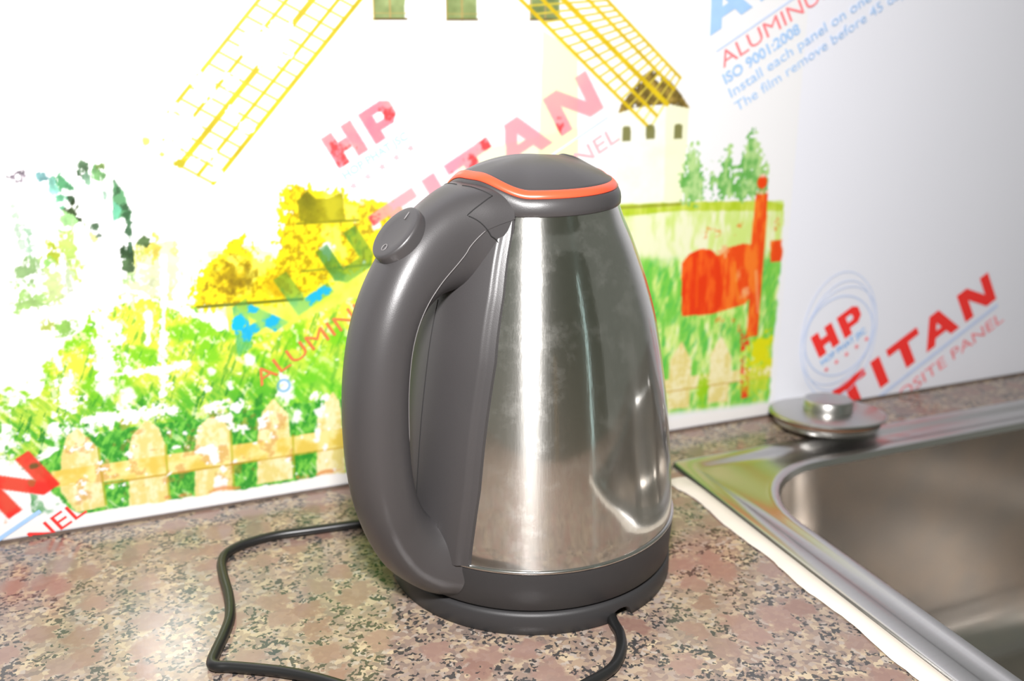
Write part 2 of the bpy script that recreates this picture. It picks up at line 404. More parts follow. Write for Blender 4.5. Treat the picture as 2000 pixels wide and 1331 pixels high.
# left print, seen through the sticker: only the small lines as raised ink, the large word is in the sticker colours
print_text('small_red_line', 'ALUMINUM COMPOSITE PANEL', -113, 169, -24, 10.5, ORG_L, M['ink_orange'], wall, 0.006, 0.0011, keep=(-120, -20))
print_text('small_red_line', 'ALUMINUM COMPOSITE PANEL', -113, 169, -24, 10.5, ORG_L, M['ink_pink'], wall, 0.004, 0.0011, keep=(125, 175))
print_text('small_blue_name', 'HOP PHAT JSC', 1, 47, 54.2, 4.8, ORG_L, M['ink_lightblue'], wall, 0.02, 0.0011)
print_polys('star_row', STARS, ORG_L, M['ink_pink'], wall, 0.0011)
print_polys('underline', [rect(88, 168, -7, -5.8)], ORG_L, M['ink_paleblue'], wall, 0.0011)
print_text('small_red_line', 'ALUMINUM COMPOSITE PANEL', -113, 169, -24, 10.5, ORG_BL, M['ink_red'], wall, 0.006, 0.0011)
print_polys('underline', [rect(60, 150, -8, -5.5)], ORG_BL, M['ink_lightblue'], wall, 0.0011)

# ------------------------------------------------------------------ picture sticker (colours printed per vertex)
STEP = 0.7
gx = np.arange(-400.0, 258.5, STEP); gz = np.arange(2.4, 365.0, STEP)
X, Z = np.meshgrid(gx, gz, indexing='ij')
NX, NZ = X.shape
img = np.ones((NX, NZ, 3))*np.array([0.985, 0.985, 0.985])

def vnoise(x, y, seed):
    r = np.random.RandomState(seed).rand(256, 256)
    xi = np.floor(x).astype(int); yi = np.floor(y).astype(int); fx = x-xi; fy = y-yi
    fx = fx*fx*(3-2*fx); fy = fy*fy*(3-2*fy)
    a = r[xi % 256, yi % 256]; b = r[(xi+1) % 256, yi % 256]; c = r[xi % 256, (yi+1) % 256]; d = r[(xi+1) % 256, (yi+1) % 256]
    return (a*(1-fx)+b*fx)*(1-fy)+(c*(1-fx)+d*fx)*fy
def fbm(sx, sy, seed, octs=4):
    out = 0; amp = 1; tot = 0
    for k in range(octs):
        out = out+amp*vnoise(X/sx*2**k+17*k, Z/sy*2**k+31*k, seed+k); tot += amp; amp *= 0.55
    v = out/tot
    return np.clip((v-0.5)*1.7+0.5, 0, 1)
N_big, N_mid, N_fine = fbm(38, 38, 1), fbm(13, 13, 11), fbm(4.5, 4.5, 21, 3)
N_vert, N_diag = fbm(4, 16, 31), 0
_r = X*0.80+Z*0.60; _q = -X*0.60+Z*0.80
def fbm2(x, y, seed, octs=3):
    out = 0; amp = 1; tot = 0
    for k in range(octs):
        out = out+amp*vnoise(x*2**k+7*k, y*2**k+3*k, seed+k); tot += amp; amp *= 0.55
    return np.clip((out/tot-0.5)*1.8+0.5, 0, 1)
N_bl1 = fbm2(_r/2.0, _q/9, 41); N_bl2 = fbm2((X*0.9-Z*0.4)/2.0, (X*0.4+Z*0.9)/9, 51); N_tiny = fbm(2.2, 2.6, 61, 2)

def mask_poly(p):
    p = np.asarray(p, float)
    i0, i1 = np.searchsorted(gx, [p[:, 0].min()-1, p[:, 0].max()+1]); j0, j1 = np.searchsorted(gz, [p[:, 1].min()-1, p[:, 1].max()+1])
    m = np.zeros((NX, NZ)); x = X[i0:i1, j0:j1]; z = Z[i0:i1, j0:j1]
    if x.size == 0: return m
    acc = np.zeros(x.shape)
    for dx, dz in ((-0.3, -0.3), (0.3, -0.3), (-0.3, 0.3), (0.3, 0.3)):
        ins = np.zeros(x.shape, bool); n = len(p)
        for k in range(n):
            x0, z0 = p[k]; x1, z1 = p[(k+1) % n]
            if z0 == z1: continue
            c = ((z0 > z+dz) != (z1 > z+dz)) & (x+dx < (x1-x0)*(z+dz-z0)/(z1-z0)+x0)
            ins ^= c
        acc += ins
    m[i0:i1, j0:j1] = acc/4
    return m
def mask_line(a, b, w):
    a = np.array(a, float); b = np.array(b, float); d = b-a; L2 = d@d+1e-9
    t = np.clip(((X-a[0])*d[0]+(Z-a[1])*d[1])/L2, 0, 1)
    D = np.hypot(X-a[0]-t*d[0], Z-a[1]-t*d[1])
    return np.clip((w/2-D)/STEP+0.5, 0, 1)
def mask_ell(c, rx, rz, soft=0.25, rag=0.0):
    D = np.hypot((X-c[0])/rx, (Z-c[1])/rz)+rag*0.9*(N_fine-0.5)+rag*0.9*(N_tiny-0.5)+rag*0.25*(N_mid-0.5)
    return np.clip((1-D)/soft, 0, 1)
def mask_rag(a, b, w):
    a = np.array(a, float); b = np.array(b, float); d = b-a; L2 = d@d+1e-9
    t = np.clip(((X-a[0])*d[0]+(Z-a[1])*d[1])/L2, 0, 1)
    D = np.hypot(X-a[0]-t*d[0], Z-a[1]-t*d[1])/(w/2)
    return np.clip((1.15-D-(N_fine-0.5)*1.3-(N_tiny-0.5)*1.1)/0.35, 0, 1)
def C(r, g, b): return np.array([r, g, b])/255.0
def put(m, c, a=1.0):
    global img
    mm = (m*a)[..., None]; img = img*(1-mm)+c*mm
def mixa(a, b, f): return a*(1-f[..., None])+b*f[..., None]
def soften(m, k):
    for _ in range(2):
        for ax_ in (0, 1):
            c = np.cumsum(np.pad(m, [(k+1, k) if a == ax_ else (0, 0) for a in (0, 1)], mode='edge'), axis=ax_)
            n = m.shape[ax_]
            m = (np.take(c, range(2*k+1, 2*k+1+n), ax_)-np.take(c, range(0, n), ax_))/(2*k+1)
    return m
def step(x, a, b):
    t = np.clip((x-a)/(b-a), 0, 1); return t*t*(3-2*t)
WHITE = C(252, 252, 252)

grass = mixa(C(98, 190, 66), C(204, 232, 96), step(N_bl1*0.5+N_mid*0.5, 0.3, 0.7))
grass = mixa(grass, C(40, 140, 52), step(N_bl2, 0.62, 0.9)*0.75)
grass = mixa(grass, C(235, 246, 200), step(N_bl1*0.6+N_tiny*0.4, 0.62, 0.85)*0.8)
dark_grass = mixa(C(66, 166, 62), C(140, 214, 92), step(N_bl2*0.5+N_tiny*0.5, 0.3, 0.75))
dark_grass = mixa(dark_grass, C(225, 245, 190), step(N_bl1, 0.75, 0.95)*0.7)
grass_yel = mixa(C(150, 218, 50), C(232, 236, 90), step(N_mid, 0.25, 0.7))
grass_yel = mixa(grass_yel, C(90, 180, 60), step(N_bl2, 0.6, 0.9)*0.55)
grass_yel = mixa(grass_yel, C(250, 252, 220), step(N_bl1*0.5+N_tiny*0.5, 0.58, 0.82)*0.75)
meadow = mixa(C(222, 241, 150), C(248, 250, 216), step(N_big*0.5+N_vert*0.5, 0.3, 0.7))
vgrass = mixa(C(142, 218, 96), C(222, 244, 150), step(N_vert*0.7+N_mid*0.3, 0.3, 0.68))
vgrass = mixa(vgrass, C(92, 200, 100), step(N_bl2, 0.55, 0.9)*0.6)
vgrass = mixa(vgrass, C(250, 252, 225), step(N_vert, 0.66, 0.9)*0.6)
bush = mixa(C(196, 172, 20), C(244, 228, 40), step(N_tiny*0.55+N_fine*0.25+N_mid*0.2, 0.25, 0.55))
bush = mixa(bush, C(252, 250, 140), step(N_mid, 0.62, 0.85)*0.7)

# --- windmill in the middle and its windows
put(mask_poly([(-55.5, 320.9), (-42.7, 321.1), (-47.2, 249.5), (-59.1, 248.4)]), C(252, 254, 226), 0.8)
put(mask_poly([(60.2, 287.0), (84.3, 274.5), (86.0, 196.8), (57.5, 196.7)]), C(252, 252, 205), 0.85)
put(mask_poly([(5.2, 213.9), (85.4, 226.6), (86.1, 195.1), (-2.2, 175.7)]), C(252, 252, 200), 0.6)
for w in ([(-45.9, 315.5), (-27.3, 315.8), (-28.4, 293.9), (-46.6, 293.9)], [(-2.0, 316.1), (16.9, 316.3), (16.4, 293.6), (-2.2, 293.6)], [(51.7, 316.8), (71.2, 317.1), (70.9, 293.6), (52.5, 293.6)]):
    m = mask_poly(w)
    put(m, mixa(C(128, 142, 92), C(178, 192, 138), N_mid))
    xs = [p[0] for p in w]; zs = [p[1] for p in w]
    put(mask_line((sum(xs)/4, min(zs)), (sum(xs)/4, max(zs)), 1.3), C(190, 165, 110), 0.7)
    put(mask_line((min(xs), min(zs)+3.2), (max(xs), min(zs)+3.2), 0.9), C(190, 170, 110), 0.5)
    put(mask_line((min(xs), min(zs)), (max(xs), min(zs)), 1.2), C(110, 95, 55), 0.9)
    put(mask_line((min(xs), min(zs)), (min(xs), max(zs)), 1.0), C(170, 150, 80), 0.8)

# --- left sail lattice
Rb, Rt, Lb, Lt = [np.array(p) for p in ([(-145.2, 204.0)][0], [(-46.6, 313.3)][0], [(-181.1, 227.1)][0], [(-85.9, 332.7)][0])]
def lat(a, t): return (Lb+(Rb-Lb)*a)*(1-t)+(Lt+(Rt-Lt)*a)*t
sail = np.zeros((NX, NZ)); rib = np.zeros((NX, NZ))
for a, wd in ((0, 1.7), (0.27, 1.6), (0.52, 2.8), (0.78, 1.7), (1.0, 2.2)): sail = np.maximum(sail, mask_line(lat(a, 0), lat(a, 1), wd))
for k in range(0, 18):
    rib = np.maximum(rib, mask_line(lat(0, k/17), lat(1, k/17), 1.2))
loss = np.zeros((NX, NZ))
for c, rx, rz in (([(-109.5, 278.8)][0], 13, 12), ([(-101.8, 287.0)][0], 7, 7), ([(-145.4, 257.7)][0], 7, 8), ([(-156.5, 236.8)][0], 8, 8), ([(-170.5, 224.4)][0], 13, 8), ([(-174.6, 238.0)][0], 14, 13), ([(-130.7, 243.8)][0], 4, 4), ([(-133.3, 263.0)][0], 4, 3)):
    loss = np.maximum(loss, mask_ell(c, rx, rz, 0.2, 0.6))
keepm = np.clip(1-loss*1.2, 0, 1)*np.clip(1-step(N_mid, 0.86, 0.92), 0, 1)
put(rib*keepm, C(206, 192, 70), 0.9)
put(sail*keepm, mixa(C(198, 182, 38), C(228, 212, 54), N_mid))
put(mask_ell([(-162.0, 216.5)][0], 3.2, 2.4, 0.3, 0.5), C(200, 190, 50))
put(mask_ell([(-179.0, 229.2)][0], 2.0, 2.4, 0.3, 0.5), C(225, 230, 130)); put(mask_ell([(-171.4, 221.8)][0], 1.6, 1.4, 0.3, 0.5), C(205, 215, 120))

# --- right sail lattice
rails = [[(40.0, 309.6), (138.6, 224.3)], [(54.5, 309.8), (143.3, 232.5)], [(68.5, 309.9), (150.7, 239.9)], [(85.6, 310.0), (155.6, 249.5)], [(98.4, 310.2), (159.9, 256.6)]]
A0, A1 = rails[0]; E0, E1 = rails[4]
A0, A1, E0, E1 = map(np.array, (A0, A1, E0, E1))
for k in range(0, 19):
    t = 1-k/18*1.02
    put(mask_line(A0+(A1-A0)*t, E0+(E1-E0)*t, 1.3), C(216, 200, 84), 0.9)
# small windmill behind the sail
put(mask_poly([(114.4, 238.1), (168.1, 238.4), (166.5, 171.9), (113.3, 171.8)]), mixa(C(253, 253, 232), C(255, 255, 248), N_mid))
put(mask_poly([(149.9, 239.0), (168.1, 238.4), (166.5, 171.9), (151.9, 172.1)]), C(250, 252, 214), 0.7)
roof = mask_poly([(114.5, 235.1), (116.2, 240.3), (123.4, 248.3), (129.8, 257.2), (136.5, 261.7), (143.0, 260.9), (153.0, 254.2), (161.3, 245.7), (168.6, 236.4), (153.8, 239.5), (138.3, 239.3), (125.0, 237.7)])
put(roof*step(N_fine+0.25, 0.3, 0.5), mixa(C(95, 82, 40), C(190, 165, 90), N_fine))
for k in range(0, 7):
    t = 1-k/18*1.02
    put(mask_line(A0+(A1-A0)*t, E0+(E1-E0)*t, 1.2), C(238, 222, 100), 0.8)
for (a, b), wd in zip(rails, (2.3, 2.3, 3.3, 2.2, 2.0)): put(mask_line(a, b, wd), mixa(C(216, 188, 28), C(236, 212, 50), N_mid))
for w in ([(117.9, 225.4), (119.3, 226.3), (122.0, 226.6), (123.9, 225.5), (124.3, 216.8), (118.2, 216.7)], [(135.5, 225.4), (137.0, 226.7), (139.7, 226.9), (142.1, 225.5), (142.5, 217.0), (135.9, 217.0)], [(157.0, 225.6), (158.5, 226.6), (160.9, 226.8), (163.3, 225.4), (163.9, 216.8), (157.5, 216.7)]):
    put(mask_poly(w), C(138, 138, 86), 0.9)

# --- meadow, trees and mailbox on the right
RB = [(91.1, 173.3), (165.7, 171.9), (251.2, 168.6), (258.6, 103.5), (258.7, 46.9), (255.3, 13.0), (161.9, 16.6), (94.9, 17.1)]
put(mask_poly(RB), meadow)
put(mask_poly([(91.0, 175.4), (168.9, 173.1), (237.9, 169.4), (251.5, 165.6), (251.1, 161.1), (166.0, 166.9), (91.3, 165.7)]), mixa(C(186, 212, 40), C(226, 236, 120), N_vert), 0.9)
put(mask_line(*[(112.1, 172.3), (169.0, 171.7)], 1.8), C(150, 150, 60), 0.6)
low = soften(mask_poly([(91.9, 141.1), (155.6, 133.9), (206.3, 131.4), (255.5, 134.9), (258.6, 103.5), (258.7, 46.9), (255.3, 13.0), (161.9, 16.6), (94.9, 17.1)]), 3)*step(-Z+N_mid*26, -140, -112)
put(low, vgrass)
for tr in ([(173.1, 217.1), (176.6, 205.9), (182.5, 191.5), (185.0, 180.0), (180.6, 170.9), (167.7, 172.5), (163.3, 185.5), (167.3, 199.4)], [(189.1, 203.2), (193.2, 187.4), (193.7, 174.4), (186.2, 174.2), (186.8, 189.5)],
           [(201.2, 213.9), (206.2, 197.4), (210.5, 186.4), (211.6, 172.6), (191.2, 174.6), (192.7, 187.4), (196.9, 198.6)], [(218.9, 227.2), (222.1, 214.4), (229.9, 199.8), (233.8, 185.1), (233.3, 171.2), (208.2, 172.8), (206.8, 190.2), (213.3, 204.2), (217.0, 214.6)], [(231.6, 204.0), (235.5, 190.5), (238.5, 176.8), (231.3, 174.3), (229.6, 192.6)]):
    m = mask_poly(tr)
    put(step(soften(m, 4)+(N_tiny-0.5)*0.9+(N_vert-0.5)*0.4, 0.42, 0.6)*(soften(m, 4) > 0.1), mixa(C(116, 188, 92), C(196, 228, 156), step(N_vert*0.6+N_fine*0.4, 0.3, 0.75)), 0.92)
red = mixa(C(246, 98, 34), C(255, 146, 56), step(N_vert, 0.3, 0.8))
put(mask_ell([(208.1, 108.4)][0], 15, 14, 0.6, 0.9), C(120, 205, 70), 0.5)
put(mask_poly([(168.7, 128.7), (171.4, 132.5), (176.2, 136.2), (184.0, 138.5), (192.2, 137.1), (198.5, 132.1), (206.3, 137.4), (218.7, 139.4), (227.5, 138.0), (235.4, 128.9), (236.6, 105.6), (224.3, 93.5), (195.6, 88.8), (171.0, 90.3)]), red)
put(mask_poly([(171.0, 90.3), (168.7, 128.7), (174.2, 135.2), (184.0, 138.5), (193.1, 136.3), (200.1, 128.2), (204.6, 108.7), (204.0, 93.3), (195.6, 88.8)]), mixa(C(240, 78, 26), C(252, 120, 44), step(N_vert, 0.4, 0.85)), 0.9)
put(mask_ell([(203.4, 135.4)][0], 5, 4, 0.5, 0.9), C(250, 200, 150), 0.9)
put(mask_ell([(217.2, 115.2)][0], 4.5, 7, 0.6, 0.8), C(252, 190, 130), 0.7); put(mask_ell([(224.4, 102.1)][0], 5, 5, 0.6, 0.8), C(253, 205, 160), 0.7)
put(mask_line(*[(212.8, 126.3), (217.9, 95.8)], 1.6), C(255, 170, 60), 0.7); put(mask_line(*[(181.5, 131.6), (183.0, 95.5)], 1.5), C(255, 140, 40), 0.5)
put(mask_poly([(226.9, 174.5), (236.9, 175.0), (238.0, 139.8), (237.5, 105.5), (237.8, 67.8), (227.4, 67.0), (228.1, 90.8), (225.5, 140.8)]), red)
put(mask_line(*[(232.0, 117.7), (236.6, 85.9)], 2.2), C(253, 190, 140), 0.7)
put(mask_ell([(231.4, 183.1)][0], 5.0, 5.6, 0.3), C(246, 92, 30)); put(mask_ell([(231.4, 187.8)][0], 3.6, 2.0, 0.6), C(252, 220, 200), 0.8)
put(mask_line(*[(227.2, 176.0), (236.8, 176.5)], 1.0), C(255, 190, 150), 0.8)
put(mask_poly([(242.5, 139.4), (254.1, 140.0), (254.8, 123.8), (244.0, 123.2)]), red)
for c in ([(188.8, 148.5)][0], [(195.5, 149.1)][0], [(214.4, 149.5)][0], [(244.3, 152.5)][0], [(203.1, 80.9)][0], [(215.7, 77.9)][0], [(223.3, 73.5)][0]):
    put(mask_ell(c, 4, 6, 0.5, 1.6)*step(N_fine, 0.45, 0.65), C(245, 140, 60), 0.75)
wood = mixa(C(238, 224, 150), C(251, 243, 200), step(N_mid*0.3+N_vert*0.4+N_tiny*0.3, 0.3, 0.7))
for p in ([(162.7, 18.9), (163.1, 57.3), (172.2, 71.1), (181.3, 55.0), (181.9, 17.7)], [(197.4, 18.8), (196.9, 57.4), (205.6, 71.5), (215.9, 53.5), (215.5, 17.8)]): put(mask_poly(p), wood)
put(mask_poly([(154.1, 42.7), (253.9, 42.5), (254.9, 32.8), (154.6, 33.0)]), wood)
put(mask_line(*[(154.6, 33.0), (254.9, 32.8)], 1.2), C(214, 180, 90), 0.7); 
put(mask_poly([(222.6, 70.8), (229.9, 69.9), (234.2, 18.9), (227.3, 18.6)])*step(N_fine, 0.3, 0.5), C(244, 84, 40))
put(mask_ell([(242.8, 53.0)][0], 14, 17, 0.4, 0.7), C(234, 232, 26)); put(mask_ell([(240.6, 30.6)][0], 17, 13, 0.5, 0.8), C(214, 226, 60), 0.75)
put(mask_ell([(192.6, 31.0)][0], 6, 18, 0.5, 0.6), C(176, 220, 40), 0.9)

# --- yellow bushes and field on the left
put(mask_poly([(-195.0, 168.5), (-172.5, 172.6), (-141.5, 167.1), (-118.0, 165.2), (-62.9, 147.8), (-43.9, 132.8), (-44.7, 112.6), (-145.8, 117.3), (-173.6, 133.0), (-200.7, 141.9)])*step(N_mid, 0.42, 0.6), mixa(C(226, 236, 150), C(246, 248, 205), N_mid), 0.8)
put(mask_poly([(-144.7, 129.9), (-62.9, 149.4), (-29.9, 151.5), (-10.1, 129.5), (-11.2, 80.8), (-142.0, 90.7)]), mixa(C(214, 234, 80), C(244, 246, 140), N_mid))
bm_ = mask_poly([(-163.6, 134.4), (-159.8, 144.0), (-154.4, 152.8), (-150.3, 159.2), (-142.7, 159.8), (-141.7, 171.4), (-129.4, 171.7), (-128.6, 159.9), (-118.7, 155.3), (-110.1, 156.7), (-112.4, 167.9), (-106.1, 179.2), (-107.8, 190.3), (-104.7, 200.5), (-90.1, 200.8), (-84.5, 192.5), (-77.0, 193.9), (-70.6, 197.2), (-67.4, 187.1), (-54.0, 188.1), (-41.9, 185.4), (-29.1, 177.5), (-29.9, 151.5), (-63.0, 147.1), (-102.0, 130.7), (-135.8, 129.0), (-156.5, 130.2)])
edge_n = (N_tiny-0.5)*7; 
bmr = mask_poly([(x, z) for x, z in [(-163.6, 134.4), (-159.8, 144.0), (-154.4, 152.8), (-150.3, 159.2), (-142.7, 159.8), (-141.7, 171.4), (-129.4, 171.7), (-128.6, 159.9), (-118.7, 155.3), (-110.1, 156.7), (-112.4, 167.9), (-106.1, 179.2), (-107.8, 190.3), (-104.7, 200.5), (-90.1, 200.8), (-84.5, 192.5), (-77.0, 193.9), (-70.6, 197.2), (-67.4, 187.1), (-54.0, 188.1), (-41.9, 185.4), (-29.1, 177.5), (-29.9, 151.5), (-63.0, 147.1), (-102.0, 130.7), (-135.8, 129.0), (-156.5, 130.2)]])
bs = soften(bmr, 5)
put(step(bs+(N_tiny-0.5)*0.7+(N_fine-0.5)*0.4, 0.35, 0.6)*(bs > 0.12), bush)
put(mask_ell([(-137.2, 148.1)][0], 17, 14, 0.6, 0.7), mixa(C(140, 118, 12), C(226, 196, 16), N_fine), 0.75)
put(mask_ell([(-113.8, 139.6)][0], 12, 9, 0.6, 0.6), C(214, 180, 16), 0.7)
put(mask_poly([(-98.1, 190.9), (-91.6, 196.6), (-87.0, 191.5), (-79.7, 191.0), (-70.8, 194.2), (-69.8, 176.6), (-97.1, 177.9)]), mixa(C(124, 124, 22), C(196, 190, 40), N_mid), 0.85)
put(mask_line(*[(-99.0, 177.1), (-61.6, 176.6)], 1.6), C(140, 140, 30), 0.7)
put(mask_line(*[(-160.7, 131.6), (-98.9, 130.3)], 1.8), C(110, 120, 30), 0.8); put(mask_line(*[(-97.8, 147.7), (-53.2, 148.2)], 1.5), C(150, 160, 50), 0.7)

# --- grass on the left
gmask = mask_poly([(-203.2, 139.7), (-194.5, 143.1), (-175.9, 137.9), (-148.4, 121.4), (-137.4, 109.8), (-115.8, 110.6), (-43.9, 132.8), (-10.4, 115.8), (-12.4, 29.9), (-81.7, 37.1), (-233.6, 51.3), (-295.2, 35.9), (-285.2, 103.2), (-259.0, 105.9), (-227.5, 123.4), (-217.6, 137.6)])
dens = step(X+N_big*60, -245, -140)
fence_bg = mask_poly([(-258.9, 47.3), (-238.2, 59.2), (-209.8, 61.3), (-138.2, 61.2), (-11.6, 62.9), (-12.9, 7.3), (-79.8, 9.4), (-241.5, 9.7), (-253.2, 28.2)])
gsoft = soften(gmask, 9)
put(step(gsoft*1.0+N_mid*0.35+N_fine*0.2+N_tiny*0.15+dens*0.55-0.85, 0.42, 0.56)*(gsoft > 0.02), mixa(grass_yel, grass, step(-Z+N_mid*14, -92, -58)))
put(soften(mask_poly([(-111.3, 86.7), (-10.6, 108.9), (-12.6, 22.4), (-127.2, 40.8)]), 14)*0.6, mixa(C(120, 222, 46), C(206, 240, 110), N_mid))
# --- sparse scraps towards the left end
for c, rx, rz, col in (([(-244.5, 178.3)][0], 3, 9, C(190, 225, 195)), ([(-249.9, 187.2)][0], 2.4, 12, C(214, 236, 214)), ([(-245.9, 160.6)][0], 8, 7, C(165, 200, 140)), ([(-246.7, 143.0)][0], 11, 9, C(184, 224, 140)),
                       ([(-235.1, 151.3)][0], 6, 17, C(218, 236, 170)), ([(-233.5, 169.9)][0], 4.5, 4.5, C(196, 212, 70)), ([(-236.8, 165.0)][0], 3, 2.6, C(170, 222, 130)), ([(-224.6, 168.0)][0], 4, 14, C(206, 236, 130)), ([(-228.3, 155.1)][0], 2.5, 9, C(210, 225, 190)),
                       ([(-242.0, 131.2)][0], 5, 6, C(200, 216, 110)), ([(-232.4, 127.1)][0], 5, 5, C(165, 215, 110)), ([(-211.6, 177.2)][0], 3, 2.5, C(236, 240, 170)), ([(-196.8, 152.2)][0], 6, 4, C(196, 228, 160)), ([(-189.8, 166.5)][0], 5, 5, C(224, 232, 130)),
                       ([(-180.8, 167.9)][0], 4, 8, C(238, 222, 110)), ([(-168.9, 166.3)][0], 4, 6, C(240, 238, 160)), ([(-174.2, 140.8)][0], 6, 6, C(240, 232, 150)), ([(-183.6, 146.3)][0], 12, 9, C(234, 242, 200))):
    put(mask_ell(c, rx, rz, 0.5, 1.2), mixa(col, col*0.86, N_fine), 0.95)
for c, rx, rz, col in (([(-245.4, 212.8)][0], 3.4, 4.0, C(150, 140, 150)), ([(-234.3, 213.0)][0], 4, 3, C(140, 190, 190)), ([(-224.7, 208.6)][0], 4.8, 5.6, C(100, 168, 120)), ([(-228.7, 205.5)][0], 3, 6, C(160, 222, 204)), ([(-226.4, 199.4)][0], 4, 4, C(120, 190, 150)),
                       ([(-221.3, 198.8)][0], 1.6, 3.0, C(80, 110, 80)), ([(-221.0, 192.5)][0], 3.2, 4.6, C(64, 84, 48)), ([(-219.4, 188.4)][0], 3.0, 2.2, C(60, 78, 46)), ([(-224.8, 187.7)][0], 7, 4.5, C(176, 224, 156)), ([(-212.7, 218.0)][0], 4.6, 4.2, C(92, 122, 90)),
                       ([(-207.0, 213.2)][0], 3.6, 4.6, C(130, 180, 120)), ([(-204.0, 216.7)][0], 2.2, 2.2, C(130, 160, 90)), ([(-211.3, 210.1)][0], 1.8, 3.6, C(150, 190, 160)), ([(-211.0, 183.8)][0], 2.0, 2.4, C(100, 130, 100)), ([(-209.0, 178.4)][0], 2.0, 1.6, C(130, 150, 130)),
                       ([(-203.8, 200.3)][0], 1.8, 2.6, C(180, 210, 190)), ([(-185.7, 173.7)][0], 4.0, 2.8, C(110, 140, 90)), ([(-195.4, 167.3)][0], 3.8, 4.6, C(64, 96, 62)), ([(-196.8, 160.3)][0], 2.8, 4.0, C(100, 130, 90)), ([(-193.3, 181.6)][0], 1.8, 12, C(90, 130, 96)), ([(-244.6, 225.5)][0], 2, 3, C(240, 244, 246))):
    put(mask_ell(c, rx, rz, 0.35, 0.9), col*(0.85+0.3*N_fine[..., None]), 0.95)
sh = mask_poly([(-197.9, 209.9), (-196.3, 205.8), (-193.9, 202.8), (-192.7, 197.0), (-192.0, 191.1), (-190.6, 191.1), (-192.0, 185.9), (-196.1, 187.9), (-200.6, 186.5), (-199.8, 198.0)])
put(sh, mixa(C(78, 120, 84), C(120, 176, 130), step(N_fine, 0.3, 0.7))); put(mask_poly([(-199.6, 197.4), (-195.6, 192.6), (-197.8, 187.5), (-200.9, 186.0)]), C(140, 222, 190), 0.8)
put(mask_ell([(-245.4, 212.8)][0], 1.8, 2.2, 0.4, 0.5), WHITE)

# --- picket fence, left
fb = soften(fence_bg, 6)
put(step(fb+N_mid*0.35+N_fine*0.3-0.33, 0.35, 0.5)*(fb > 0.05), dark_grass)
for p in ([(-248.3, 27.3), (-245.2, 49.3), (-240.6, 61.6), (-234.3, 65.5), (-229.1, 58.4), (-224.8, 51.8), (-225.1, 12.7), (-241.2, 12.4)], [(-212.0, 10.3), (-207.8, 48.4), (-205.1, 56.6), (-196.4, 65.2), (-189.7, 59.2), (-187.1, 47.7), (-188.5, 9.3), (-209.0, 10.4)], [(-173.6, 9.4), (-170.0, 44.6), (-167.4, 56.1), (-160.3, 61.4), (-152.8, 60.3), (-148.6, 51.8), (-150.0, 8.6), (-170.6, 8.8)],
          [(-135.2, 11.6), (-132.2, 45.8), (-128.3, 60.4), (-120.8, 68.2), (-112.3, 56.6), (-112.1, 11.5)], [(-97.3, 10.7), (-94.6, 50.1), (-88.7, 61.9), (-83.4, 67.5), (-79.2, 59.8), (-77.8, 9.1)], [(-57.4, 11.1), (-54.7, 50.9), (-44.7, 67.4), (-36.7, 50.1), (-36.3, 11.2)]):
    put(mask_poly(p), wood)
    q = sorted(p, key=lambda k: -k[0])[:1][0]
band = mask_poly([(-251.5, 41.1), (-187.2, 40.6), (-131.6, 41.1), (-81.2, 41.3), (-12.1, 42.5), (-12.4, 29.1), (-81.2, 28.7), (-132.6, 28.6), (-188.5, 27.4), (-252.8, 30.8)])
put(band, mixa(C(236, 212, 108), C(250, 238, 170), step(N_mid, 0.3, 0.7)))
put(mask_line(*[(-223.6, 27.8), (-132.6, 27.9)], 1.4), C(204, 170, 60), 0.75); put(mask_line(*[(-132.6, 27.9), (-12.4, 28.4)], 1.3), C(214, 180, 70), 0.7)
for a in ([(-224.6, 51.1), (-224.6, 14.4)], [(-187.1, 47.0), (-188.4, 11.0)], [(-148.3, 51.1), (-149.5, 11.0)], [(-110.5, 41.6), (-111.6, 15.0)]): put(mask_line(*a, 1.6), C(196, 190, 60), 0.7)
rust = step(N_mid*0.6+N_fine*0.4, 0.60, 0.74)
put(mask_poly([(-239.7, 68.6), (-106.5, 62.0), (-109.8, 12.9), (-249.4, 14.0)])*rust, C(206, 140, 70), 0.40)
chips = step(N_mid*0.5+fbm(5, 5, 77)*0.5, 0.69, 0.75)
put(mask_poly([(-245.8, 85.4), (-78.9, 89.3), (-83.3, 8.2), (-254.9, 15.0)])*chips, WHITE, 0.95)

# --- peeled white streaks
for a, w in (([(-201.7, 148.4), (-176.3, 134.2)], 3.0), ([(-176.3, 134.8), (-147.7, 119.4)], 4.6), ([(-249.8, 135.0), (-198.2, 140.1)], 8), ([(-219.9, 95.1), (-170.7, 97.0)], 4.4), ([(-230.0, 69.0), (-191.6, 69.1)], 6), ([(-207.3, 70.8), (-178.3, 69.8)], 6.5), ([(-159.8, 67.1), (-140.3, 66.3)], 6), ([(-176.4, 163.9), (-185.2, 80.0)], 4.0), ([(-162.9, 177.9), (-168.5, 132.4)], 8), ([(-188.2, 131.4), (-189.9, 112.8)], 3.5), ([(-236.2, 96.7), (-237.2, 77.8)], 8), ([(-211.6, 130.9), (-213.8, 100.0)], 14), ([(-252.6, 114.2), (-254.4, 92.9)], 9), ([(-239.6, 112.6), (-238.6, 103.2)], 5)):
    put(mask_rag(*a, w), WHITE, 0.95)
for c, r in (([(-184.6, 103.3)][0], 2.6), ([(-156.5, 90.6)][0], 2.6), ([(-146.2, 80.6)][0], 3.0), ([(-205.7, 79.7)][0], 6), ([(-216.5, 89.2)][0], 7), ([(-132.7, 95.4)][0], 4), ([(-113.5, 72.7)][0], 7), ([(-107.1, 53.4)][0], 4), ([(-81.5, 159.1)][0], 4), ([(-50.5, 172.6)][0], 3)):
    put(mask_ell(c, r, r*1.3, 0.4, 0.6), WHITE, 0.95)

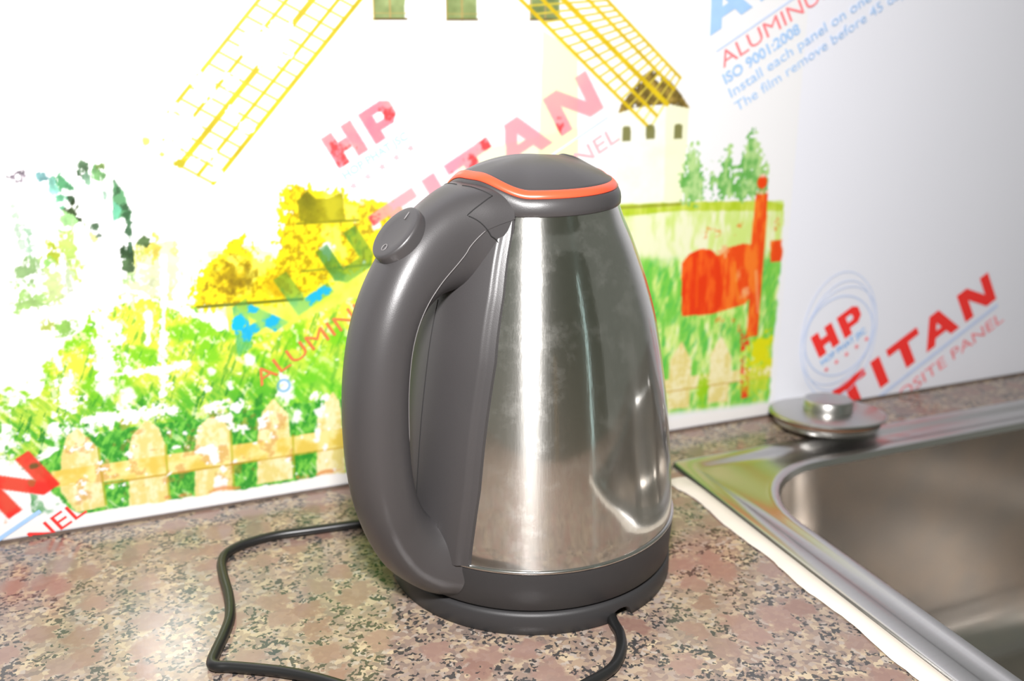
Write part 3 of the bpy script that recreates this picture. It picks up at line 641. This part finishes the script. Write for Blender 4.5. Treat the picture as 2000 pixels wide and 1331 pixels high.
# --- lettering of the film seen through the sticker
def through(polys, org, c, a):
    m = np.zeros((NX, NZ))
    for p in polys: m = np.maximum(m, mask_poly([loc_mm(org, s, t) for s, t in p]))
    put(m, c, a); return m
pink = mixa(C(252, 150, 170), C(250, 178, 178), N_big)
pm = through(TITAN, ORG_L, pink, 0.86)
hm = through(HP, ORG_L, mixa(C(250, 130, 150), C(250, 165, 165), N_mid), 0.9)
spots = np.zeros((NX, NZ))
for c, rx, rz in (([(-68.4, 216.7)][0], 6, 7), ([(-74.8, 222.1)][0], 3, 5), ([(-40.7, 239.8)][0], 5, 6), ([(-54.6, 174.5)][0], 5, 7), ([(-46.7, 186.7)][0], 3, 4), ([(-0.1, 199.8)][0], 7, 3), ([(21.6, 217.9)][0], 5, 6), ([(13.7, 208.7)][0], 6, 4), ([(72.3, 227.1)][0], 3, 5)):
    spots = np.maximum(spots, mask_ell(c, rx, rz, 0.6, 0.9))
put(np.maximum(pm, hm)*spots, C(246, 70, 72), 0.75)
alu = through(ALU, ORG_L, mixa(C(70, 140, 72), C(96, 196, 150), step(-Z, -150, -118)), 0.72*(0.62+0.38*step(N_mid, 0.4, 0.7)))
for c, rx, rz in (([(-138.1, 119.0)][0], 5, 6), ([(-131.9, 114.1)][0], 5, 4), ([(-134.2, 111.1)][0], 3, 5), ([(-84.5, 134.5)][0], 4, 4), ([(-92.0, 130.9)][0], 6, 4), ([(-128.1, 127.2)][0], 4, 3), ([(-116.8, 118.2)][0], 6, 6)):
    put(mask_ell(c, rx, rz, 0.3, 0.7)*np.clip(alu*1.5, 0, 1), C(30, 190, 245), 0.85)
put(mask_ell([(-138.1, 119.0)][0], 4, 4.5, 0.2, 0.4), C(0, 200, 255))
for r0 in (3.6,):
    c = [(-113.9, 75.8)][0]; D = np.hypot((X-c[0]), (Z-c[1])*0.95); put(np.clip(1-np.abs(D-r0)/1.2, 0, 1), C(110, 180, 225), 0.9)
bl = through(TITAN, ORG_BL, mixa(C(244, 58, 48), C(236, 92, 70), step(N_mid, 0.4, 0.8)), 0.95)
put(mask_ell([(-258.6, 45.6)][0], 8, 2.2, 0.5, 0.7), C(110, 110, 60), 0.8); put(mask_ell([(-262.7, 35.5)][0], 2.2, 3, 0.5, 0.7), C(190, 120, 70), 0.8)
put(mask_poly([(-264.0, 29.5), (-247.5, 28.8), (-246.1, 18.4), (-259.4, 12.5), (-265.1, 17.0)])*step(N_mid, 0.35, 0.5)*(1-np.clip(bl, 0, 1)), mixa(C(70, 150, 80), C(190, 220, 190), N_fine), 0.9)
put(mask_ell([(-254.2, 20.0)][0], 4, 5, 0.4, 0.6), WHITE, 0.9)

# --- white lower border with rusty edge
edge = np.interp(gx, [-420, -250, -215, -150, -80, 0, 120, 180, 258], [14, 12, 11.5, 10.5, 10.5, 10.5, 10.5, 11.0, 11.0])[:, None]
ed = edge+(N_mid-0.5)*3
put(np.clip((ed-Z)/STEP, 0, 1), C(253, 251, 248))
put(np.clip(1-np.abs(Z-ed-1.2)/2.2, 0, 1)*step(N_mid+N_fine*0.4, 0.62, 0.8)*(X < 0), C(226, 150, 90), 0.85)
put(np.clip((X-251.5+(N_mid-0.5)*3)/2, 0, 1)*(Z < 150), C(251, 251, 253))

# sticker mesh
lin = np.where(img <= 0.04045, img/12.92, ((np.clip(img, 0, 1)+0.055)/1.055)**2.4)
lin = lin**1.22
lin = lin*np.array([0.80, 0.80, 0.815])
me = bpy.data.meshes.new('windmill_sticker')
nv = NX*NZ; nf = (NX-1)*(NZ-1)
co = np.stack([X/1000, np.full(X.shape, YW-0.0005), Z/1000], -1).reshape(-1)
idx = np.arange(nv).reshape(NX, NZ)
quads = np.stack([idx[:-1, :-1], idx[1:, :-1], idx[1:, 1:], idx[:-1, 1:]], -1).reshape(-1).astype(np.int32)
me.vertices.add(nv); me.vertices.foreach_set('co', co)
me.loops.add(nf*4); me.loops.foreach_set('vertex_index', quads)
me.polygons.add(nf); me.polygons.foreach_set('loop_start', np.arange(0, nf*4, 4, dtype=np.int32))
me.update(calc_edges=True)
ca = me.color_attributes.new('print', 'FLOAT_COLOR', 'POINT')
ca.data.foreach_set('color', np.concatenate([lin.reshape(-1, 3), np.ones((nv, 1))], 1).astype(np.float32).ravel())
ms = bpy.data.materials.new('printed_sticker'); ms.use_nodes = True; nt = ms.node_tree
at = nt.nodes.new('ShaderNodeVertexColor'); at.layer_name = 'print'
b = nt.nodes['Principled BSDF']; nt.links.new(at.outputs['Color'], b.inputs['Base Color']); b.inputs['Roughness'].default_value = 0.34; b.inputs['Coat Weight'].default_value = 0.35; b.inputs['Coat Roughness'].default_value = 0.10
b.inputs['Specular IOR Level'].default_value = 0.45
me.materials.append(ms)
st = bpy.data.objects.new('windmill_sticker', me); COL.objects.link(st)
tag(st, 'worn, peeling picture sticker of windmills, red mailbox, grass and picket fence on the wall', 'wall sticker')

# ------------------------------------------------------------------ sink
def rrect(x0, x1, y0, y1, r, z, n=10):
    out = []
    for cx, cy, a0 in ((x1-r, y1-r, 0), (x0+r, y1-r, PI/2), (x0+r, y0+r, PI), (x1-r, y0+r, 1.5*PI)):
        for k in range(n+1):
            a = a0+PI/2*k/n; out.append((cx+r*math.cos(a), cy+r*math.sin(a), z))
    return out
def loops(ls, cap=False):
    n = len(ls[0]); V = [p for l in ls for p in l]; F = []
    for i in range(len(ls)-1):
        for k in range(n): F.append((i*n+k, i*n+(k+1) % n, (i+1)*n+(k+1) % n, (i+1)*n+k))
    if cap: F.append([(len(ls)-1)*n+k for k in range(n)])
    return V, F
sink = empty('kitchen_sink', (0, 0, 0))
tag(sink, 'stainless steel inset kitchen sink with rounded bowl to the right of the kettle', 'sink')
BX0, BX1, BY0, BY1 = 0.166, 0.66, -0.32, 0.042
def ins(d, r, z): return rrect(SX0+d, SX1-d, SY0+d, SY1-d, r, z)
def bow(d, r, z): return rrect(BX0+d, BX1-d, BY0+d, BY1-d, r, z)
mesh('rim', *loops([ins(0, 0.006, 0.0004), ins(0.0005, 0.006, 0.0022), ins(0.002, 0.006, 0.0030), ins(0.011, 0.008, 0.0030), ins(0.013, 0.010, 0.0014),
                    ins(0.0185, 0.014, 0.0014), bow(-0.007, 0.074, 0.0014), bow(-0.0055, 0.073, 0.0026), bow(-0.002, 0.070, 0.0030), bow(0.001, 0.068, 0.0020), bow(0.0025, 0.067, -0.002)]), M['sink_steel'], sink, auto=50)
mesh('bowl', *loops([bow(0.0025, 0.067, -0.002), bow(0.0045, 0.066, -0.02), bow(0.008, 0.066, -0.08), bow(0.012, 0.066, -0.13), bow(0.018, 0.062, -0.150), bow(0.030, 0.055, -0.163), bow(0.05, 0.045, -0.168), bow(0.12, 0.03, -0.171)], cap=True), M['bowl_steel'], sink)
dv, df = lathe([(0.0, 0.0035), (0.02, 0.0035), (0.026, 0.001), (0.036, 0.001), (0.043, 0.003), (0.045, 0.0)], 48)
mesh('drain', [(x+0.41, y-0.14, z-0.1708) for x, y, z in dv], df, M['lip_steel'], sink)

# cream sealant bead along the left sink edge
random.seed(4)
V = []; ys = np.linspace(0.056, -0.37, 90)
for i, y in enumerate(ys):
    w = 1.0 if i > 4 else (0.35+0.16*i)
    x0 = 0.1245+0.0009*math.sin(y*90)+random.uniform(-0.0004, 0.0004)-0.0015*(y > 0.04); x1 = 0.1366
    for k in range(7):
        t = k/6; V.append((x0+(x1-x0)*t, y, 0.0002+0.0030*w*math.sin(PI*min(t*0.86+0.03, 1))**0.7))
sb = mesh('sealant_bead', V, grid_faces(90, 7), M['sealant'])
tag(sb, 'cream white sealant strip between the granite and the left sink edge', 'sealant')

# ------------------------------------------------------------------ sink plug
PLX, PLY = 0.2775, 0.0885
plug = empty('sink_plug', (PLX, PLY, 0.0042))
tag(plug, 'round brushed steel sink plug with a raised centre knob beside the sink', 'sink plug')
plug.rotation_mode = 'XYZ'
ax = Vector((math.sin(YAW), -math.cos(YAW), 0))
plug.rotation_euler = Matrix.Rotation(math.radians(-6.0), 4, ax).to_euler()
mesh('disc', *lathe([(0.0, 0.0122), (0.012, 0.0122), (0.0400, 0.0112), (0.0424, 0.0104), (0.0428, 0.0097), (0.0420, 0.0091), (0.034, 0.0092), (0.0, 0.0092)], 72), M['plug_steel'], plug, auto=60)
mesh('knob', *lathe([(0.0182, 0.0112), (0.0182, 0.0190), (0.0172, 0.0204), (0.0150, 0.0206), (0.0, 0.0202)], 56), M['plug_steel'], plug, auto=60)
mesh('gasket', *lathe([(0.0, 0.0091), (0.0385, 0.0091), (0.0398, 0.0072), (0.0385, 0.0050), (0.0, 0.0050)], 64), M['gasket'], plug)
mesh('lower_plate', *lathe([(0.0, 0.0050), (0.0375, 0.0050), (0.0382, 0.0032), (0.0360, 0.0004), (0.0, 0.0002)], 64), M['plug_steel'], plug, auto=60)

# ------------------------------------------------------------------ power base and cord
base = empty('power_base', (0, 0, 0))
tag(base, 'round charcoal kettle power base with a black cord lying on the granite', 'kettle base')
NA = math.radians(-76.0); RB_ = 0.0788
def base_shell():
    n = 240; V = []; zt = 0.0124
    for i in range(n):
        a = 2*PI*i/n; d = (a-NA+PI) % (2*PI)-PI
        zb = 0.0004
        if abs(d) < 0.085: zb = 0.0062*math.sqrt(max(0, 1-(d/0.085)**2))**0.7+0.0004
        for r, z in ((RB_-0.0035, zb), (RB_-0.0003, zb), (RB_, zb+0.0003), (RB_, max(zb+0.0006, 0.006)), (RB_-0.0002, zt-0.0022), (RB_-0.0010, zt-0.0007), (RB_-0.0028, zt), (0.06, zt), (0.03, zt)):
            V.append((r*math.cos(a), r*math.sin(a), z))
    F = grid_faces(n, 9, True); F.append([i*9+8 for i in range(n)])
    return V, F
mesh('base_plate', *base_shell(), M['plastic_dark'], base, auto=50)
mesh('recess', *lathe([(0.070, 0.0006), (0.070, 0.011)], 96), M['groove'], base)
cr = 0.0027
pts = [Vector((0.066*math.cos(NA+0.02), 0.066*math.sin(NA+0.02), 0.0036))] + [Vector((x, y, cr+0.0003)) for x, y in [(0.0123, -0.0800), (0.0103, -0.0916), (0.0045, -0.1038), (-0.0056, -0.1144), (-0.0207, -0.1203), (-0.0436, -0.1257), (-0.0702, -0.1248), (-0.0946, -0.1129), (-0.1169, -0.0912), (-0.1343, -0.0733), (-0.1487, -0.0615), (-0.1616, -0.0535), (-0.1726, -0.0474), (-0.1784, -0.0447), (-0.1804, -0.0410), (-0.1780, -0.0333), (-0.1724, -0.0192), (-0.1679, -0.0042), (-0.1662, 0.0156), (-0.1666, 0.0378), (-0.1659, 0.0521), (-0.1614, 0.0624), (-0.1505, 0.0688), (-0.1324, 0.0721), (-0.1115, 0.0705), (-0.0901, 0.0688), (-0.0777, 0.0681), (-0.0581, 0.0695), (-0.0329, 0.0763)]] + [Vector((0.02, 0.098, cr+0.0003)), Vector((0.07, 0.112, cr+0.0003))]
mesh('power_cord', *tube(smooth_path(pts, 7), cr, 12), M['cord'], base)

# ------------------------------------------------------------------ kettle (local +x = handle side)
AZ = math.atan2(CAM.y, CAM.x)-math.radians(45)
ket = empty('electric_kettle', (0, 0, 0.0125), AZ)
tag(ket, 'stainless steel electric kettle with charcoal handle and red-trimmed lid', 'kettle')
Z0 = 0.0125
prof = [(0.0787, 0.0362), (0.0785, 0.0440), (0.0779, 0.0520), (0.0768, 0.0670), (0.0753, 0.082), (0.0726, 0.1044), (0.0691, 0.1263), (0.0652, 0.1462), (0.0601, 0.1643), (0.0548, 0.1793), (0.0510, 0.1888), (0.0468, 0.1981), (0.0443, 0.2050)]
pz = [p[1] for p in prof]; pr = [p[0] for p in prof]
def Rz(z):
    # smooth interpolation of the body profile
    k = int(np.clip(np.searchsorted(pz, z)-1, 0, len(pz)-2))
    p0 = prof[max(k-1, 0)]; p1 = prof[k]; p2 = prof[k+1]; p3 = prof[min(k+2, len(prof)-1)]
    m1 = (p2[0]-p0[0])/(p2[1]-p0[1]+1e-9); m2 = (p3[0]-p1[0])/(p3[1]-p1[1]+1e-9)
    h = p2[1]-p1[1]; t = (z-p1[1])/h
    return p1[0]*(2*t**3-3*t*t+1)+m1*h*(t**3-2*t*t+t)+p2[0]*(-2*t**3+3*t*t)+m2*h*(t**3-t*t)
def spout(a, z):
    d = (a-PI+PI) % (2*PI)-PI
    w = max(0.0, min(1.0, (z-0.125)/0.080))
    return 0.012*w**1.6*max(0.0, 1-abs(d)/(0.10+0.42*w))**1.5
def body():
    n = 180; zs = np.linspace(0.0362, 0.2055, 70); V = []
    for i in range(n):
        a = 2*PI*i/n
        for z in zs:
            r = Rz(z)+spout(a, z); V.append((r*math.cos(a), r*math.sin(a), z-Z0))
    return V, grid_faces(n, 70, True)
mesh('body', *body(), M['kettle_steel'], ket)
mesh('body_lip', *lathe([(0.0780, 0.0350-Z0), (0.0797, 0.0351-Z0), (0.0800, 0.0358-Z0), (0.0796, 0.0366-Z0), (0.0786, 0.0370-Z0)], 120), M['lip_steel'], ket)
mesh('lower_ring', *lathe([(0.0, 0.0002), (0.0755, 0.0002), (0.0772, 0.0010), (0.0783, 0.0022), (0.0790, 0.0130), (0.0796, 0.0200), (0.0794, 0.0222), (0.0780, 0.0226), (0.07, 0.0226)], 120), M['plastic_dark'], ket, auto=50)

def hump(a):
    d = abs((a+PI) % (2*PI)-PI); t = max(0.0, 1-max(0.0, d-math.radians(6))/math.radians(38)); return t*t*(3-2*t)
def spt(a):
    d = (a) % (2*PI)-PI; return max(0.0, 1-abs(d)/0.5)**1.5*0.009
def collar():
    n = 180; V = []; zl = 0.2050
    for i in range(n):
        a = 2*PI*i/n; zt = 0.2136+0.0074*hump(a); s = spt(a)
        ring = [(0.0415, zl), (0.0446, zl), (0.0452, zl+0.0006), (0.0453, zl+0.0030), (0.0450, zl+(zt-zl)*0.62), (0.0440, zt-0.0010), (0.0430, zt), (0.0405, zt)]
        for r, z in ring: V.append(((r+s)*math.cos(a), (r+s)*math.sin(a), z-Z0))
    return V, grid_faces(n, 8, True)
mesh('lid_collar', *collar(), M['plastic'], ket)
def bandm():
    n = 180; V = []
    for i in range(n):
        a = 2*PI*i/n; zb = 0.2134+0.0074*hump(a); s = spt(a); w = 0.0037-0.0002*hump(a)
        for r, z in ((0.0395, zb), (0.0433, zb), (0.0436, zb+0.0006), (0.0424, zb+w*0.6), (0.0408, zb+w), (0.0385, zb+w)): V.append(((r+s)*math.cos(a), (r+s)*math.sin(a), z-Z0))
    return V, grid_faces(n, 6, True)
mesh('red_trim', *bandm(), M['red'], ket)
lid_R = 0.0408
def lid_z(a, rho):
    ze = 0.2168+0.0072*hump(a)
    x = rho*math.cos(a)
    top = 0.2286-0.0022*max(0.0, -x)-0.0004*x
    z = ze+(top-ze)*(1-rho**2.3)
    z += 0.0014*math.exp(-(((x+0.60)/0.16)**2+((rho*math.sin(a))/0.24)**2))
    return z
def lidm():
    n = 144; m = 22; V = []
    for i in range(n):
        a = 2*PI*i/n; s = spt(a)
        for j in range(m):
            rho = 1-j/m*0.995
            r = (lid_R+s)*rho if j else lid_R+s+0.0001
            z = lid_z(a, rho)
            V.append((r*math.cos(a), r*math.sin(a), z-Z0))
        V.append((lid_R*0.98*math.cos(a), lid_R*0.98*math.sin(a), 0.206-Z0))
    mm = m+1; F = grid_faces(n, m, True)
    F = []
    for i in range(n):
        k = (i+1) % n
        for j in range(m-1): F.append((i*mm+j, k*mm+j, k*mm+j+1, i*mm+j+1))
        F.append((i*mm+m, k*mm+m, k*mm, i*mm))
    F.append([i*mm+m-1 for i in range(n)]); F.append([i*mm+m for i in range(n)])
    return V, F
lid = mesh('lid', *lidm(), M['plastic'], ket)
def tabm():
    V = []; F = []
    n = 40
    for lv, (sc, h) in enumerate(((1.0, -0.0008), (0.97, 0.0005), (0.8, 0.0012), (0.0, 0.0014))):
        for k in range(n):
            a = 2*PI*k/n; x = -0.0275+0.0048*sc*math.cos(a); y = 0.0085*sc*math.sin(a)
            rho = math.hypot(x, y)/lid_R; V.append((x, y, lid_z(math.atan2(y, x), rho)+h-Z0))
    F = []
    for l in range(3):
        for k in range(n): F.append((l*n+k, l*n+(k+1) % n, (l+1)*n+(k+1) % n, (l+1)*n+k))
    return V, F
mesh('lid_latch', *tabm(), M['plastic'], lid)

# back panel of the kettle under the handle
def panel():
    zs = np.linspace(0.0366, 0.2052, 60); V = []; nu = 81
    for iu in range(nu):
        u = -1+2*iu/(nu-1)
        for z in zs:
            hw = float(np.interp(z, [0.036, 0.076, 0.14, 0.17, 0.19, 0.205], [0.0312, 0.0342, 0.0345, 0.0315, 0.0278, 0.0250]))
            R = Rz(z); ph = math.asin(min(0.95, hw/R))*u
            au = abs(u); off = float(np.interp(au, [0, 0.80, 0.875, 0.985, 1.0], [0.0038, 0.0038, 0.0024, 0.0019, -0.0003]))
            V.append(((R+off)*math.cos(ph), (R+off)*math.sin(ph), z-Z0))
    return V, grid_faces(nu, 60)
pan = mesh('back_panel', *panel(), M['plastic'], ket, auto=35)
sv = []
mesh('seam', *tube([Vector((Rz(z)+0.0038, 0.0, z-Z0)) for z in np.linspace(0.05, 0.165, 24)], 0.00022, 6), M['groove'], pan)

# handle: loft between an outer and an inner profile in the x-z plane
O_ = [(36, 219.5), (47, 219.0), (59, 216.0), (73, 209.0), (88, 197.0), (101, 180.0), (110.5, 160.0), (116, 137.0), (118, 112.0), (117, 87.0), (113, 65.0), (105.5, 45.0), (96, 28.5), (85, 17.5), (76, 13.5)]
I_ = [(42, 170), (47, 169), (53, 169), (60, 169), (69, 167.5), (78.5, 161), (85, 148.5), (88.3, 130), (89, 110), (88.5, 92), (86.5, 77), (83, 65.5), (78.5, 58.5), (74, 55.5), (69, 56)]
H_ = [27.0, 23.5, 19.6, 17.4, 16.6, 16.4, 16.4, 16.3, 16.2, 16.2, 16.3, 16.8, 19.2, 24.0, 28.5]
def interp(L, per):
    return [tuple(p) for p in smooth_path([Vector((*l, 0)) if isinstance(l, tuple) else Vector((l, 0, 0)) for l in L], per)]
PER = 6
On = interp(O_, PER); In = interp(I_, PER); Hn = interp(H_, PER); NS = len(On)
def hpt(i, th, grow=0.0):
    i = max(0, min(NS-1, i)); k = int(i); k2 = min(k+1, NS-1); t = i-k
    o = Vector((On[k][0], 0, On[k][1])).lerp(Vector((On[k2][0], 0, On[k2][1])), t); q = Vector((In[k][0], 0, In[k][1])).lerp(Vector((In[k2][0], 0, In[k2][1])), t)
    h = Hn[k][0]*(1-t)+Hn[k2][0]*t
    c = (o+q)/2; a = (o-q)/2
    e = float(np.interp(i/(NS-1), [0, 0.12, 0.32, 0.72, 0.9, 1.0], [0.66, 0.74, 0.86, 0.86, 0.70, 0.62]))
    cs, sn = math.cos(th), math.sin(th)
    ca = math.copysign(abs(cs)**e, cs); sa = math.copysign(abs(sn)**e, sn)
    p = c+a*ca*(1+grow/a.length)+Vector((0, 1, 0))*(h+grow)*sa
    return Vector((p.x, p.y, p.z-Z0*1000))/1000
def seam_th(i):
    return math.radians(np.interp(i/(NS-1), [0, 0.1, 0.2, 0.35, 0.5, 1.0], [76, 80, 94, 116, 128, 134]))
def cover():
    V = []; n = 40
    for i in range(NS):
        s = seam_th(i)
        for k in range(n+1): V.append(hpt(i, -s+2*s*k/n))
        V.append(hpt(i, s, -0.9))
        V.append(hpt(i, -s, -0.9))
    m = n+3; F = []
    for i in range(NS-1):
        for k in range(n+1): F.append((i*m+k, i*m+k+1, (i+1)*m+k+1, (i+1)*m+k))
        F.append((i*m+n+2, i*m, (i+1)*m, (i+1)*m+n+2))
    F.append([k for k in range(n+1)]); F.append([(NS-1)*m+k for k in range(n+1)])
    return V, F
hand = mesh('handle', *cover(), M['plastic'], ket, auto=60)
def inner():
    V = []; n = 24
    for i in range(NS):
        s = seam_th(i)-0.02; e = 2*PI-s
        for k in range(n+1): V.append(hpt(i, s+(e-s)*k/n, -0.35))
    m = n+1; F = []
    for i in range(NS-1):
        for k in range(n): F.append((i*m+k, i*m+k+1, (i+1)*m+k+1, (i+1)*m+k))
    return V, F
mesh('handle_inner_shell', *inner(), M['plastic'], ket)
# zig-zag joint between handle cover and lid collar
for sgn in (1, -1):
    zz = [(7.0, 2), (6.0, 22), (4.6, 40), (8.5, 48), (12.5, 55), (10.0, 70), (7.5, 86), (5.5, 90), (2.0, 92)]
    path = []
    for (i0, t0), (i1, t1) in zip(zz[:-1], zz[1:]):
        for k in range(6):
            u = k/6; path.append(hpt(i0+(i1-i0)*u, sgn*math.radians(t0+(t1-t0)*u), 0.0))
    mesh('joint_line', *tube(path, 0.00028, 6), M['groove'], hand)

mesh('seam', *tube([hpt(i, seam_th(i)-0.01, 0.0) for i in range(int(1.6*PER), int(8.5*PER))], 0.00025, 6), M['scuff'], hand)
# rocker switch on the handle
ic = 3.84*PER
pc = hpt(ic, 0); tng = (hpt(ic+2, 0)-hpt(ic-2, 0)).normalized(); yv = Vector((0, 1, 0)); nrm = tng.cross(yv).normalized()
if nrm.x < 0: nrm = -nrm
def button():
    V = []; n = 56; lv = ((1.0, -0.006), (1.0, 0.0018), (0.97, 0.0030), (0.90, 0.0034), (0.6, 0.0030), (0.0, 0.0028))
    for sc, h in lv:
        for k in range(n):
            a = 2*PI*k/n; V.append(pc+tng*(0.0150*sc*math.cos(a))+yv*(0.0112*sc*math.sin(a))+nrm*h)
    F = []
    for l in range(len(lv)-1):
        for k in range(n): F.append((l*n+k, l*n+(k+1) % n, (l+1)*n+(k+1) % n, (l+1)*n+k))
    return V, F
btn = mesh('power_switch', *button(), M['plastic'], ket, auto=50)
p0 = pc-tng*0.0095+nrm*0.0033
mesh('on_mark', *tube([p0-tng*0.0021, p0, p0+tng*0.0021], 0.00028, 6), M['mark'], btn)
p1 = pc+tng*0.0090+nrm*0.0032
mesh('off_mark', *tube([p1+tng*(0.0017*math.cos(2*PI*k/20))+yv*(0.0013*math.sin(2*PI*k/20)) for k in range(21)], 0.00022, 6), M['mark'], btn)
